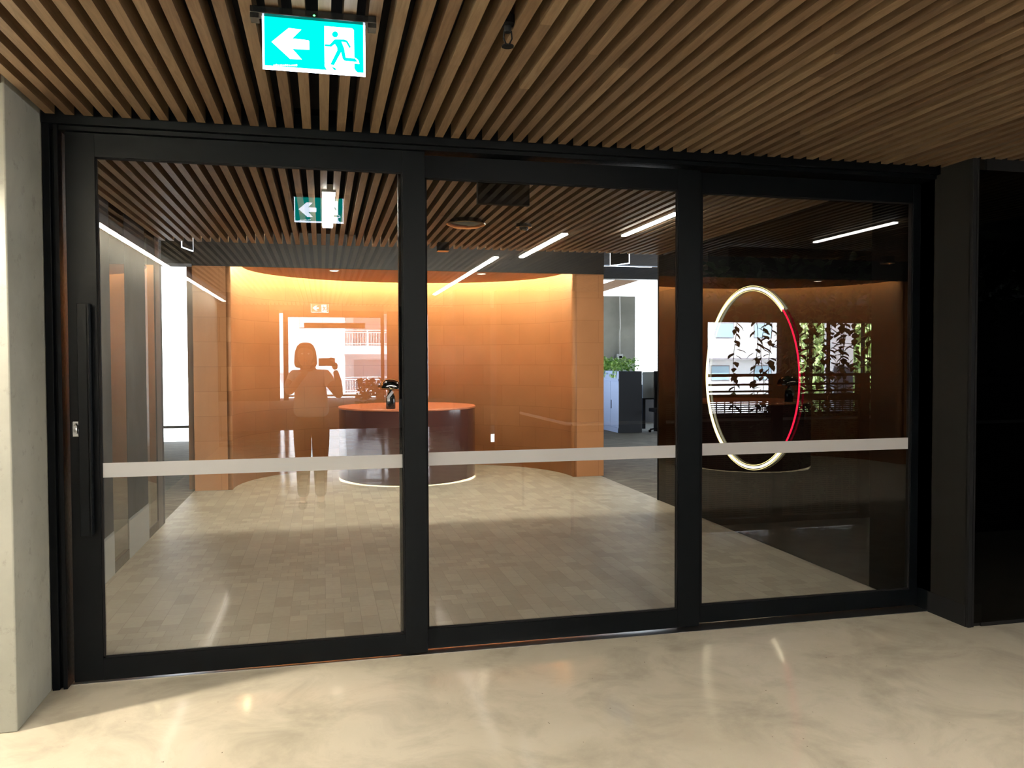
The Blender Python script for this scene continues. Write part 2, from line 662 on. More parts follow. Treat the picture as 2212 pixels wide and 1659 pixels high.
def leaf_door(n, x0, x1, gx0, gx1, y, z0, z1, gz0, gz1, label):
    d = empty('door_%d' % n, ((x0 + x1) / 2, y, 0), label=label, cat='sliding door', group='sliding glass door leaves', kind='structure')
    ox = -(x0 + x1) / 2
    mb = MB()
    D = 0.042
    for dims in ((x0, gx0, z0, z1), (gx1, x1, z0, z1)):
        mb.box(dims[0] + ox, dims[1] + ox, 0, D, dims[2], dims[3], 0.0015)
    mb.box(gx0 + ox, gx1 + ox, 0.0005, D - 0.0005, gz1, z1)
    mb.box(gx0 + ox, gx1 + ox, 0.0005, D - 0.0005, z0, gz0)
    mb.build('leaf_frame', 'black_metal', d)
    mb = MB()
    t = 0.008
    for a, b, c0, c1 in ((gx0, gx0 + t, gz0, gz1), (gx1 - t, gx1, gz0, gz1), (gx0, gx1, gz1 - t, gz1), (gx0, gx1, gz0, gz0 + t)):
        mb.box(a + ox, b + ox, 0.006, 0.016, c0, c1)
    mb.build('glazing_bead', 'soft_black', d)
    B('glass_pane', 'door_glass', (gx0 + ox, gx1 + ox, 0.018, 0.028, gz0, gz1), d)
    B('frosted_strip', 'frosted_film', (gx0 + 0.001 + ox, gx1 - 0.001 + ox, 0.0165, 0.0175, 0.943, 1.010), d)
    return d


d1 = leaf_door(1, -1.118, 0.498, -0.996, 0.388, 0.0, 0.012, 2.515, 0.112, 2.40, 'left sliding glass door leaf with long pull handle and small lock')
d2 = leaf_door(2, 0.37, 2.00, 0.505, 1.872, 0.047, 0.012, 2.50, 0.112, 2.39, 'middle sliding glass door leaf overlapping both neighbours')
d3 = leaf_door(3, 1.90, 3.47, 2.033, 3.38, 0.094, 0.012, 2.50, 0.108, 2.392, 'right sliding glass door leaf in front of the ring light')
# pull handle and lock on the left leaf
ox = (1.118 - 0.498) / 2
h = MB()
h.box(-1.066 + ox, -1.022 + ox, -0.062, -0.050, 0.69, 1.735, 0.002)
h.box(-1.028 + ox, -1.018 + ox, -0.062, -0.012, 0.69, 1.735, 0.001)
for z in (0.78, 1.62):
    h.box(-1.04 + ox, -1.025 + ox, -0.05, 0.002, z, z + 0.03)
h = h.build('pull_handle', 'black_metal', d1)
lk = MB().box(-1.108 + ox, -1.078 + ox, -0.006, 0.001, 1.135, 1.205, 0.004).build('lock_plate', 'satin_steel', d1)
MB().lathe([(0.0, 0.0), (0.011, 0.0), (0.011, 0.006), (0.0, 0.008)], n=20, M=Matrix.Translation((-1.09 + ox, -0.006, 1.165)) @ Matrix.Rotation(math.pi / 2, 4, 'X')).build('lock_cylinder', 'satin_steel', lk, smooth=False)
MB().tube([(-1.097 + ox, -0.012, 1.185), (-1.088 + ox, -0.014, 1.196), (-1.082 + ox, -0.012, 1.18), (-1.084 + ox, -0.012, 1.15)], 0.003, 6).build('thumb_turn', 'satin_steel', lk)

# ================================================================== front walls
mb = MB()
mb.box(-1.85, -1.20, -0.46, 0.15, 0, 2.66, 0.006)
w = mb.build('wall_pier_left', 'cast_concrete')
struct(w, 'pale cast concrete pier left of the sliding doors', 'wall')
mb = MB()
mb.box(-2.06, -1.76, -10.6, -0.46, 0, 2.66)
struct(mb.build('wall_left_front', 'cast_concrete'), 'concrete side wall left of the photographer, washed by a long light', 'wall')
struct(B('wall_left_rear', 'dark_panel', (-4.2, -4.0, -12.0, 0.0, 0, 3.6)), 'dark wall further left behind the photographer, extended to hide the bright outside', 'wall')  # lengthened so the door reflections show no bright outside

# right return box and dark glass wall
rt = empty('wall_right_front', (0, 0, 0), label='dark panelled return and smoked glass wall right of the sliding doors', cat='wall', kind='structure')
B('return_panel', 'dark_panel', (3.43, 3.53, -0.28, 0.15, 0.12, 2.60), rt)
B('skirting_board', 'soft_black', (3.425, 3.53, -0.285, 0.0, 0.0, 0.12), rt)
mb = MB()
mb.box(3.43, 3.452, -0.30, -0.275, 0.0, 2.60)
mb.box(3.458, 3.47, -0.297, -0.275, 0.0, 2.60)
mb.box(3.52, 9.5, -0.296, -0.26, 2.50, 2.66)
mb.box(3.52, 9.5, -0.296, -0.26, 0.0, 0.02)
mb.build('window_frame', 'soft_black', rt)
B('glass_pane', 'dark_low_glass', (3.47, 9.5, -0.292, -0.282, 0.02, 2.50), rt)
B('backing_panel', 'smoked_glass_back', (3.53, 9.5, -0.24, -0.18, 0.0, 2.95), rt)

# ================================================================== lobby side walls
# right side: smoked glass wall that mirrors the niche
rw = empty('wall_right', (0, 0, 0), label='dark glossy glass side wall of the lobby carrying the neon ring', cat='wall', kind='structure')
B('backing_panel', 'smoked_glass_back', (XR + 0.05, XR + 0.12, 0.14, 3.915, 0, 2.95), rw)  # black sheet standing in for the dark room behind the glass
B('glass_pane', 'smoked_glass', (XR, XR + 0.012, 0.15, 3.90, 0.004, CZ), rw)
B('end_post', 'soft_black', (XR - 0.002, XR + 0.12, 3.895, 3.925, 0, 2.95), rw)

# left side: clear glass wall with concrete piers behind
lw = empty('wall_left', (0, 0, 0), label='concrete piers and glass panes forming the left side of the lobby', cat='wall', kind='structure')
for y0, y1 in ((2.06, 2.50), (3.20, 3.60)):
    B('glass_pane', 'side_glass', (XL - 0.012, XL, y0, y1, 0.07, 2.66), lw)
    B('bottom_rail', 'black_metal', (XL - 0.03, XL + 0.004, y0, y1, 0.0, 0.075), lw)
for y0, y1 in ((0.15, 2.06), (2.50, 3.20)):
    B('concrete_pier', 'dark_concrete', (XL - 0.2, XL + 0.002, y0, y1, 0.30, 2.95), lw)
    B('pier_low_band', 'grey_fabric', (XL - 0.2, XL + 0.006, y0, y1, 0.0, 0.30), lw)  # paler lower band of the pier
B('end_post', 'cabinet_black', (XL - 0.06, XL + 0.006, 3.60, 3.80, 0.0, 2.95), lw)
B('door_jamb', 'dark_concrete', (XL - 0.09, XL + 0.004, 3.80, 3.90, 0.0, 2.95), lw)
struct(B('wall_left_back', 'smoked_glass_back', (-3.10, -3.0, 0.0, 11.9, 0, 3.9)), 'dark wall added across the passage left of the lobby to shut out daylight', 'wall')  # black and extended so no bright exterior shows through the left glass
struct(B('wall_left_upper', 'ceiling_black', (-1.75, -1.44, 0.14, 3.9, 2.95, 3.9)), 'black wall strip above the left glass wall', 'wall')

# ================================================================== orange niche
NX, NY, NR, NB = 1.025, 5.77, 2.105, 1.78


def arc(r_off, n=64, a0=0.0, a1=math.pi):
    out = []
    for i in range(n + 1):
        a = a1 + (a0 - a1) * i / n
        # superellipse
        c, s = math.cos(a), math.sin(a)
        p = 2.15
        rr = (abs(c) ** p + abs(s) ** p) ** (-1 / p)
        out.append((NX + (NR + r_off) * c * rr, NY + (NB + r_off) * s * rr))
    return out


def strip_wall(name, pts, z0, z1, m, parent, thick=0.0):
    bm = bmesh.new()
    uvl = bm.loops.layers.uv.new('UVMap')
    u = 0.0
    prev = None
    cols = []
    for p in pts:
        if prev:
            u += math.dist(p, prev)
        cols.append((bm.verts.new((p[0], p[1], z0)), bm.verts.new((p[0], p[1], z1)), u))
        prev = p
    for a, b in zip(cols, cols[1:]):
        f = bm.faces.new((a[0], b[0], b[1], a[1]))
        for l, (uu, vv) in zip(f.loops, ((a[2], z0), (b[2], z0), (b[2], z1), (a[2], z1))):
            l[uvl].uv = (uu, vv)
        f.smooth = len(pts) > 8
    me = bpy.data.meshes.new(name)
    bm.to_mesh(me)
    bm.free()
    me.materials.append(MATS[m])
    o = bpy.data.objects.new(name, me)
    COL.objects.link(o)
    o.parent = parent
    return o


nw = empty('wall_back', (0, 0, 0), label='burnt orange tiled wall with a curved lit niche behind the desk', cat='wall', kind='structure')
o = strip_wall('curved_wall', arc(0.0), 0, 2.78, 'orange_wall_tiles', nw)
sm = o.modifiers.new('solid', 'SOLIDIFY')
sm.thickness = 0.05
sm.offset = 1.0
XB0, XB1 = XL - 0.01, 3.49
strip_wall('front_face', [(XB0, NY), (NX - NR, NY)], 0, 2.57, 'orange_wall_tiles', nw)
strip_wall('front_face', [(NX + NR, NY), (XB1, NY)], 0, 2.57, 'orange_wall_tiles', nw)
strip_wall('side_face', [(XB0, 7.9), (XB0, NY)], 0, 2.57, 'orange_wall_tiles', nw)
strip_wall('side_face', [(XB1, NY), (XB1, 7.9)], 0, 2.57, 'orange_wall_tiles', nw)
# niche ceiling with light slot along the curve
bm = bmesh.new()
pts = arc(-0.17)
vs = [bm.verts.new((x, y, 2.575)) for x, y in pts]
v2 = [bm.verts.new((x, y, 2.62)) for x, y in pts]
bm.faces.new(vs)
bm.faces.new(v2)
for i in range(len(vs)):
    j = (i + 1) % len(vs)
    bm.faces.new((vs[i], vs[j], v2[j], v2[i]))
bmesh.ops.recalc_face_normals(bm, faces=bm.faces)
me = bpy.data.meshes.new('niche_ceiling')
bm.to_mesh(me)
bm.free()
me.materials.append(MATS['tan_plaster'])
o = bpy.data.objects.new('niche_ceiling', me)
COL.objects.link(o)
o.parent = nw
# cove LED strip in the slot
pts = arc(-0.12, 64, 0.02, math.pi - 0.02)
mbx = MB()
mbx.tube([(x, y, 2.66) for x, y in pts], 0.012, 6)
cs = mbx.build('cove_light_strip', 'led_cove')
tag(cs, 'warm linear light strip in the curved slot above the orange wall', 'light strip')
# bulkhead above and roof of the niche
struct(B('trim_2', 'bulkhead_black', (XB0, XB1, 5.755, 5.80, 2.57, 3.06)), 'black bulkhead above the orange niche', 'bulkhead')
struct(B('ceiling_niche_top', 'ceiling_black', (XB0, XB1, 5.80, 8.0, 2.80, 2.95)), 'hidden black top of the orange niche', 'ceiling')
struct(B('wall_niche_back', 'dark_panel', (XB0, XB1, 7.9, 8.0, 0, 3.05)), 'dark rear side of the niche wall', 'wall')

# ================================================================== reception desk and table lamp
dk = empty('reception_desk', (1.045, 6.33, 0), label='round glossy burgundy reception desk with orange top, glowing at its foot', cat='desk')
MB().lathe([(0.78, 0.0), (0.78, 0.06), (0.0, 0.06)], n=96).build('plinth', 'soft_black', dk)
smooth_by_angle(MB().lathe([(0.845, 0.07), (0.845, 0.022), (0.857, 0.022), (0.86, 0.027), (0.86, 0.885), (0.0, 0.885)], n=96, cap=False).build('desk_body', 'desk_burgundy', dk))
smooth_by_angle(MB().lathe([(0.0, 0.885), (0.862, 0.885), (0.868, 0.89), (0.868, 0.905), (0.862, 0.91), (0.0, 0.91)], n=96, cap=False).build('desk_top', 'desk_top_orange', dk))
MB().tube([(0.825 * math.cos(a / 48 * math.pi), 0.825 * math.sin(a / 48 * math.pi), 0.046) for a in range(96)], 0.006, 6, closed=True).build('plinth_light', 'led_desk', dk)

lx, ly = 0.78, 5.68
lp = empty('table_lamp', (lx, ly, 0.911), label='black mushroom table lamp standing on the front of the desk', cat='table lamp')
smooth_by_angle(MB().lathe([(0, 0), (0.052, 0), (0.056, 0.006), (0.056, 0.10), (0.050, 0.15), (0.030, 0.185), (0.018, 0.20), (0.018, 0.24), (0, 0.24)], n=32, cap=False).build('lamp_base', 'gloss_black', lp))
T = Matrix.Translation((0.0, 0, 0.225)) @ Matrix.Rotation(math.radians(4), 4, 'Y') @ Matrix.Diagonal((1.3, 1.3, 1.12, 1))
smooth_by_angle(MB().lathe([(0.0, 0.0), (0.105, 0.0), (0.118, 0.012), (0.118, 0.022), (0.108, 0.055), (0.085, 0.09), (0.055, 0.11), (0.02, 0.118), (0.0, 0.119)], n=40, M=T, cap=False).build('lamp_shade', 'black_chrome', lp), 50)
rg = MB().tube([T @ Vector((0.118 * math.cos(a / 20 * math.pi), 0.118 * math.sin(a / 20 * math.pi), 0.014)) for a in range(40)], 0.0035, 6, closed=True).build('shade_rim', 'brass', lp)
T2 = Matrix.Translation((-0.012, -0.058, 0.165)) @ Matrix.Rotation(math.radians(38), 4, 'Y')
MB().box(-0.016, 0.016, -0.004, 0.004, -0.05, 0.055, 0.002, M=T2).build('tilt_bracket', 'satin_steel', lp)
MB().box(-0.045, -0.015, -0.0585, -0.0545, 0.09, 0.125, 0.001).build('label_plate', 'white_paint', lp)

# ================================================================== ring light
ry, rz, rr = 2.03, 1.326, 0.735
ring = empty('neon_ring', (XR - 0.018, ry, rz), label='large circular neon ring on the dark glass wall, mostly warm white with one red arc', cat='neon ring')
aR = math.asin(0.53 / rr)


def rpts(a0, a1, n, rad):
    return [(0, -rad * math.cos(a0 + (a1 - a0) * i / n), rad * math.sin(a0 + (a1 - a0) * i / n)) for i in range(n + 1)]


MB().tube(rpts(aR * 1.0, 2 * math.pi - aR * 0.90, 120, rr), 0.0085, 10).build('white_tube', 'neon_core', ring, smooth=True)
MB().tube(rpts(aR * 1.0, 2 * math.pi - aR * 0.90, 120, rr - 0.019), 0.003, 8).build('inner_glow_tube', 'neon_white', ring, smooth=True)
MB().tube(rpts(aR * 1.0, 2 * math.pi - aR * 0.90, 120, rr + 0.019), 0.003, 8).build('outer_glow_tube', 'neon_white', ring, smooth=True)
MB().tube(rpts(-aR * 0.90, aR * 1.0, 60, rr), 0.0065, 10).build('red_tube', 'neon_red', ring, smooth=True)
for a in (0.3, 1.6, 2.9, 4.2, 5.4):
    MB().tube([(0.0, -rr * math.cos(a), rr * math.sin(a)), (0.017, -rr * math.cos(a), rr * math.sin(a))], 0.004, 6).build('standoff_clip', 'satin_steel', ring)

# ================================================================== linear lights
def linear(name, x, y0, y1, z, w, lens, label, group=None):
    o = empty(name, (x, (y0 + y1) / 2, z), label=label, cat='linear light', group=group)
    hL = (y1 - y0) / 2
    B('light_housing', 'white_paint', (-w / 2 - 0.004, w / 2 + 0.004, -hL - 0.004, hL + 0.004, 0.0, 0.05), o)
    B('light_diffuser', lens, (-w / 2, w / 2, -hL, hL, -0.012, 0.0), o)
    return o


linear('linear_light', 0.045, 1.27, 2.59, 2.545, 0.075, 'led_warm', 'bright linear light end-on behind the left glass door')
linear('linear_light', 1.99, -3.93, -2.40, 2.545, 0.05, 'led_short', 'short linear light overhead beside the photographer, mirrored in the middle door')
linear('linear_light', 2.51, 1.46, 2.52, 2.545, 0.04, 'led_warm', 'linear light behind the middle glass door, nearest the right post')
ww = empty('wall_wash_light', (-1.61, -5.6, 2.545), label='very long linear wall washer along the left concrete wall', cat='linear light')
mb = MB()
mb.box(-0.034, 0.034, -4.704, 4.704, 0.0, 0.05)
mb.box(0.031, 0.034, -4.704, 4.704, -0.05, 0.0)
mb.box(-0.034, 0.034, -4.704, -4.7, -0.05, 0.0)
mb.box(-0.034, 0.034, 4.7, 4.704, -0.05, 0.0)
mb.build('light_housing', 'white_paint', ww)
B('light_diffuser', 'led_wash', (-0.028, 0.03, -4.7, 4.7, -0.05, 0.0), ww)
B('wall_side_diffuser', 'led_wall', (-0.032, -0.029, -4.7, 4.7, -0.048, 0.0), ww)
linear('linear_light', 1.74, -8.7, -4.0, 2.545, 0.05, 'led_neutral', 'long linear light overhead behind the photographer')

hl = empty('linear_light', (1.03, 3.83, 2.93), label='linear light above the batten ends shining on the orange wall', cat='linear light')
B('light_housing', 'soft_black', (-2.2, 2.2, -0.03, 0.03, 0.0, 0.12), hl)
B('light_diffuser', 'led_step', (-2.15, 2.15, -0.02, 0.02, -0.012, 0.0), hl)

# spot that throws the pier's shadow
sp0 = empty('ceiling_spotlight', (-1.62, -0.62, 2.50), label='small ceiling spotlight beside the left concrete pier', cat='spotlight')

smooth_by_angle(MB().lathe([(0.0, 0.12), (0.032, 0.12), (0.034, 0.0), (0.028, 0.0), (0.024, 0.02), (0.0, 0.02)], n=24, cap=False).build('spot_housing', 'soft_black', sp0))
MB().lathe([(0.0, 0.012), (0.023, 0.012)], n=24, cap=False).build('spot_lens', 'lamp_lens', sp0)
ld = bpy.data.lights.new('spot_beam', 'SPOT')
ld.energy = 330
ld.color = (1, 0.88, 0.70)
ld.spot_size = math.radians(130)
ld.spot_blend = 0.7
ld.shadow_soft_size = 0.02
lo = bpy.data.objects.new('spot_beam', ld)
COL.objects.link(lo)
lo.parent = sp0
lo.location = (0, 0, -0.01)
lo.rotation_euler = (math.radians(8), math.radians(12), 0)

# recessed downlights in the niche ceiling
def downlight(x, y, z, label):
    o = empty('downlight', (x, y, z), label=label, cat='downlight', group='downlights in the niche ceiling')
    MB().lathe([(0.05, 0.0), (0.064, 0.0), (0.064, -0.006), (0.05, -0.006)], n=28, cap=False).build('trim_ring', 'white_paint', o)
    MB().lathe([(0.0, -0.003), (0.05, -0.003)], n=28, cap=False).build('light_lens', 'lamp_lens', o)
    l = bpy.data.lights.new('downlight_beam', 'SPOT')
    l.energy = 60
    l.color = (1, 0.86, 0.66)
    l.spot_size = math.radians(105)
    l.spot_blend = 0.8
    l.shadow_soft_size = 0.05
    q = bpy.data.objects.new('downlight_beam', l)
    COL.objects.link(q)
    q.parent = o
    q.location = (0, 0, -0.02)
    return o


downlight(0.14, 6.0, 2.574, 'round downlight over the left half of the desk')
downlight(1.95, 6.0, 2.574, 'round downlight over the right end of the desk')

# ================================================================== things fixed to the lobby ceiling
pb = B('projector_box', 'soft_black', (0.82, 1.11, 0.30, 0.34, 2.322, 2.57), bev=0.004)
tag(pb, 'flat black box hanging under the battens behind the middle glass door', 'ceiling box')
sk = empty('ceiling_speaker', (1.08, 2.15, 2.56), label='round dark ceiling speaker with pale rim under the lobby battens', cat='speaker')
smooth_by_angle(MB().lathe([(0.0, -0.062), (0.10, -0.058), (0.145, -0.04), (0.15, -0.03), (0.12, 0.0), (0.0, 0.0)], n=40, cap=False).build('speaker_body', 'gloss_black', sk))
MB().tube([(0.147 * math.cos(a / 20 * math.pi), 0.147 * math.sin(a / 20 * math.pi), -0.036) for a in range(40)], 0.004, 6, closed=True).build('speaker_rim', 'brass', sk)
dt = empty('smoke_detector', (1.56, 2.24, 2.56), label='small dark smoke detector between speaker and linear light', cat='smoke detector')
smooth_by_angle(MB().lathe([(0.0, -0.058), (0.025, -0.056), (0.034, -0.045), (0.036, -0.03), (0.06, -0.028), (0.062, 0.0), (0.0, 0.0)], n=28, cap=False).build('detector_body', 'gloss_black', dt))
MB().tube([(0.06 * math.cos(a / 12 * math.pi), 0.06 * math.sin(a / 12 * math.pi), -0.027) for a in range(24)], 0.002, 6, closed=True).build('detector_ring', 'brass', dt)
ps = empty('ceiling_sensor', (1.08, 3.38, 2.56), label='small black box sensor near the batten ends, left of centre post', cat='sensor')
B('sensor_body', 'soft_black', (-0.05, 0.05, -0.05, 0.05, -0.075, 0.0), ps, bev=0.004)
B('sensor_rim', 'brass', (-0.052, 0.052, -0.052, 0.052, -0.079, -0.075), ps)
ps = empty('ceiling_sensor', (0.74, 2.45, 2.56), label='rounded dark sensor under the battens beside the first post', cat='sensor')
smooth_by_angle(MB().lathe([(0.0, -0.09), (0.02, -0.088), (0.04, -0.07), (0.048, -0.04), (0.05, 0.0), (0, 0)], n=24, cap=False).build('sensor_body', 'gloss_black', ps))
pn = empty('pendant_sprinkler', (0.598, -1.40, 2.60), label='dark pendant sprinkler head poking down between the front battens', cat='sprinkler')
smooth_by_angle(MB().lathe([(0, 0.06), (0.012, 0.06), (0.012, 0.0), (0.026, -0.002), (0.026, -0.03), (0.014, -0.036), (0.011, -0.055), (0.0, -0.055)], n=20, cap=False).build('sprinkler_body', 'soft_black', pn))
mb = MB()
mb.tube([(-0.012, 0, -0.05), (-0.014, 0, -0.075), (-0.003, 0, -0.098)], 0.0028, 6)
mb.tube([(0.012, 0, -0.05), (0.014, 0, -0.075), (0.003, 0, -0.098)], 0.0028, 6)
mb.lathe([(0, -0.103), (0.02, -0.102), (0.02, -0.098), (0, -0.096)], n=16, cap=False)
mb.build('deflector', 'soft_black', pn)

# ================================================================== exit signs
def sgn(px, py):
    top = 150 + (px - 220) * 150 / 1745
    bot = 1050 + (px - 220) * 115 / 1745
    return ((px - 220) / 1745 * 0.312 - 0.156, -0.002 - (py - top) / (bot - top) * 0.158)


SIGN_ARROW = [(375, 590), (660, 350), (870, 375), (715, 530), (985, 558), (1003, 575), (1003, 718), (715, 705), (875, 890), (680, 880)]
SIGN_DOOR = [(1262, 312), (1740, 350), (1768, 380), (1772, 1030), (1790, 1070), (1830, 1108), (1300, 1066), (1262, 1000)]
SIGN_MAN = [(1435, 540), (1600, 540), (1655, 565), (1715, 670), (1690, 690), (1630, 590), (1555, 580), (1600, 700), (1625, 855), (1770, 865), (1830, 915), (1775, 922), (1600, 905), (1570, 870), (1545, 760), (1420, 985), (1360, 970), (1480, 730), (1475, 680), (1440, 620), (1375, 670), (1266, 658), (1266, 628), (1355, 630)]
SIGN_SHADOW = [(1380, 1012), (1440, 1030), (1465, 1070), (1420, 1066)]
SIGN_HEEL = [(1770, 850), (1815, 868), (1845, 905), (1860, 955), (1772, 948), (1775, 925), (1835, 918)]


def exit_sign(loc, rz, label, lit=True, rods=0.0):
    o = empty('exit_sign', loc, rz, label, 'exit sign', 'hanging exit signs')
    mb = MB()
    mb.box(-0.19, 0.19, -0.024, 0.024, 0.0, 0.022, 0.002)
    mb.box(-0.19, -0.165, -0.022, 0.022, -0.014, 0.002)
    mb.box(0.165, 0.19, -0.022, 0.022, -0.014, 0.002)
    hs = mb.build('sign_housing', 'gloss_black', o)
    MB().lathe([(0.0, -0.003), (0.004, 0.0), (0.0, 0.003)], c=(0.0, -0.026, 0.006), n=10, cap=False).build('indicator_light', 'sign_led', hs)
    for x in ((-0.12, 0.12) if rods else ()):
        MB().tube([(x, 0, 0.02), (x, 0, rods)], 0.005, 6).build('hanging_rod', 'soft_black', o)
    pnl = B('sign_panel', 'sign_green' if lit else 'gloss_black', (-0.150, 0.150, -0.003, 0.003, -0.150, 0.0), o)
    mb = MB()
    mb.box(-0.156, -0.150, -0.0035, 0.0035, -0.160, 0.0)
    mb.box(0.150, 0.156, -0.0035, 0.0035, -0.160, 0.0)
    mb.box(-0.156, 0.156, -0.0035, 0.0035, -0.160, -0.150)
    mb.build('glowing_edge', 'sign_white', pnl)
    for s in ((-1, 1) if lit else ()):
        y0, y1 = s * 0.0034, s * 0.0052
        MB().prism([sgn(*p) for p in SIGN_ARROW], y0, y1).build('arrow_symbol', 'sign_white', pnl)
        MB().prism([sgn(*p) for p in SIGN_DOOR], y0, y1).prism([sgn(*p) for p in SIGN_HEEL], y0, y1).build('doorway_symbol', 'sign_white', pnl)
        mb = MB()
        y2, y3 = s * 0.0053, s * 0.0062
        mb.prism([sgn(*p) for p in SIGN_MAN], y2, y3)
        mb.prism([sgn(*p) for p in SIGN_SHADOW], y2, y3)
        mb.prism([sgn(1445 + 52 * math.cos(a / 8 * math.pi), 455 + 52 * math.sin(a / 8 * math.pi)) for a in range(16)], y2, y3)
        mb.build('running_figure', 'sign_green', pnl)
        mb = MB()
        r2 = random.Random(2)
        for i in range(11):
            x = 400 + i * 37
            mb.prism([sgn(x, 975 + r2.uniform(0, 12)), sgn(x + 26, 975 + r2.uniform(0, 12)), sgn(x + 26, 1004), sgn(x, 1004)], y0, y1)
        mb.build('small_print', 'sign_white', pnl)
    return o


es = exit_sign((-0.0165, -1.38, 2.534), 0, 'green illuminated exit sign with white left arrow hanging under the front battens')
dup(es, (-0.05, -11.1, 2.53), label='exit sign far behind the photographer')
exit_sign((3.32, 4.75, 2.73), math.radians(-66), 'dark-faced exit sign with glowing edges above the right office opening', False, 0.32)
exit_sign((-1.36, 4.95, 2.80), math.radians(78), 'dark-faced exit sign with glowing edges above the left opening', False, 0.25)

# ================================================================== office seen through the right opening
w = empty('wall_office_back', (0, 0, 0), label='grey concrete pier at the office end beside a bright window', cat='wall', kind='structure')
B('concrete_pier', 'cast_concrete', (5.6, 7.22, 14.0, 14.3, 0, 3.0), w)
B('window_sill', 'cabinet_black', (7.22, 13.0, 14.0, 14.2, 0, 0.9), w)
B('office_window_mullion', 'cabinet_black', (8.6, 8.68, 14.05, 14.12, 0.9, 3.0), w)
MB().prism([(5.4, 2.93), (12, 5.2), (12, 4.85), (5.4, 2.78)], 13.9, 14.0).build('sloping_beam', 'tan_plaster', w)
cdt = empty('thermostat', (6.823, 13.99, 1.56), label='white wall thermostat under a vertical conduit on the grey pier', cat='thermostat')
B('thermostat_body', 'white_paint', (-0.075, 0.075, -0.03, 0.0, -0.075, 0.075), cdt, bev=0.004)
B('thermostat_screen', 'soft_black', (-0.02, 0.05, -0.032, -0.029, -0.02, 0.03), cdt)
MB().tube([(0, -0.02, 0.07), (0, -0.02, 0.6), (0.012, -0.02, 0.7), (0, -0.02, 1.42)], 0.012, 8).build('conduit', 'white_paint', cdt)
struct(B('wall_office_far', 'cast_concrete', (2.0, 5.7, 14.0, 14.3, 0, 3.05)), 'plain far office wall behind the niche', 'wall')
for i, (y, z, d_, m_, lb) in enumerate(((13.0, 3.30, 0.27, 'bulkhead_black', 'lower black beam crossing the office ceiling'), (12.6, 3.56, 0.15, 'beam_blue_grey', 'wide blue-grey duct under the office ceiling'), (11.0, 3.46, 0.32, 'bulkhead_black', 'upper black beam crossing the office ceiling'), (10.0, 3.55, 0.06, 'beam_blue_grey', 'thin blue-grey tray near the office ceiling'))):
    tag(B('ceiling_beam', m_, (3.6, 12.0, y, y + 0.25, z, z + d_)), lb, 'beam', 'office ceiling beams')
struct(B('ceiling_office_right', 'ceiling_black', (3.5, 14.0, 3.72, 13.4, 3.85, 4.0)), 'black ceiling over the office', 'ceiling')

cab = empty('tambour_cabinet', (5.86, 11.5, 0), label='blue-grey tall office cabinet with dark end panel and planter top', cat='cabinet')
mb = MB()
mb.box(0.004, 0.50, -0.02, 0.0, 0.0, 1.262, 0.003)
mb.build('end_panel', 'cabinet_black', cab)
mb = MB()
mb.box(0.0, 0.50, 0.0, 2.45, 0.06, 0.10)
mb.box(0.0, 0.50, 0.0, 0.03, 0.0, 1.10)
mb.box(0.02, 0.50, 0.0, 2.45, 0.10, 1.06)
mb.box(0.0, 0.50, 0.0, 2.45, 1.06, 1.10)
mb.box(0.0, 0.04, 0.0, 2.45, 0.0, 0.06)
mb.build('cabinet_body', 'office_grey', cab)
for k, (a, b_) in enumerate(((0.04, 0.5), (0.51, 0.97), (1.05, 1.5), (1.51, 1.96))):
    dd = B('cabinet_door', 'office_grey', (0.005, 0.02, a, b_, 0.11, 1.05), cab)
    yy = b_ - 0.05 if k % 2 == 0 else a + 0.05
    if k % 2 == 0:
        B('recessed_handle', 'soft_black', (0.002, 0.006, yy - 0.02, yy + 0.02, 0.48, 0.66), dd)
mb = MB()
mb.box(0.0, 0.5, 0.0, 2.45, 1.10, 1.262, 0.003)
mb.build('planter_trough', 'office_grey', cab)


def bush(name, mat_, x0, x1, y0, y1, z0, z1, n, L, seed, label=None, cat=None, parent=None, hang=0.0):
    r = random.Random(seed)
    mb = MB()
    for i in range(n):
        x, y = r.uniform(x0, x1), r.uniform(y0, y1)
        z = z0 + (z1 - z0) * (r.random() ** 0.8)
        d_ = Vector((r.uniform(-1, 1), r.uniform(-1, 1), r.uniform(-0.5, 0.9)))
        s_ = L * r.uniform(0.6, 1.2)
        mb.leaf((x, y, z), d_, (r.uniform(-.5, .5), r.uniform(-.9, .2), 1), s_, s_ * 0.7)
    for i in range(int(n * hang)):
        x, y = x0 + r.uniform(-0.06, 0.04), r.uniform(y0, y1)
        mb.leaf((x, y, z0 - r.uniform(0, 0.13)), (r.uniform(-.6, .2), r.uniform(-.5, .5), -1), (-1, 0, 0.3), L, L * 0.7)
    o = mb.build(name, mat_, parent)
    return tag(o, label, cat) if label else o


for k in range(4):
    y0 = 11.52 + k * 0.6
    q = bush('potted_pothos', 'leaf_bright', 5.88, 6.34, y0 + 0.04, y0 + 0.52, 1.275, 1.50, 260, 0.085, 20 + k, hang=0.08)
    tag(q, 'leafy green pothos in the cabinet-top planter, %s' % ['nearest the cabinet end panel', 'second from the end panel', 'third from the end panel', 'furthest from the end panel'][k], 'plant', 'pothos plants along the cabinet top')

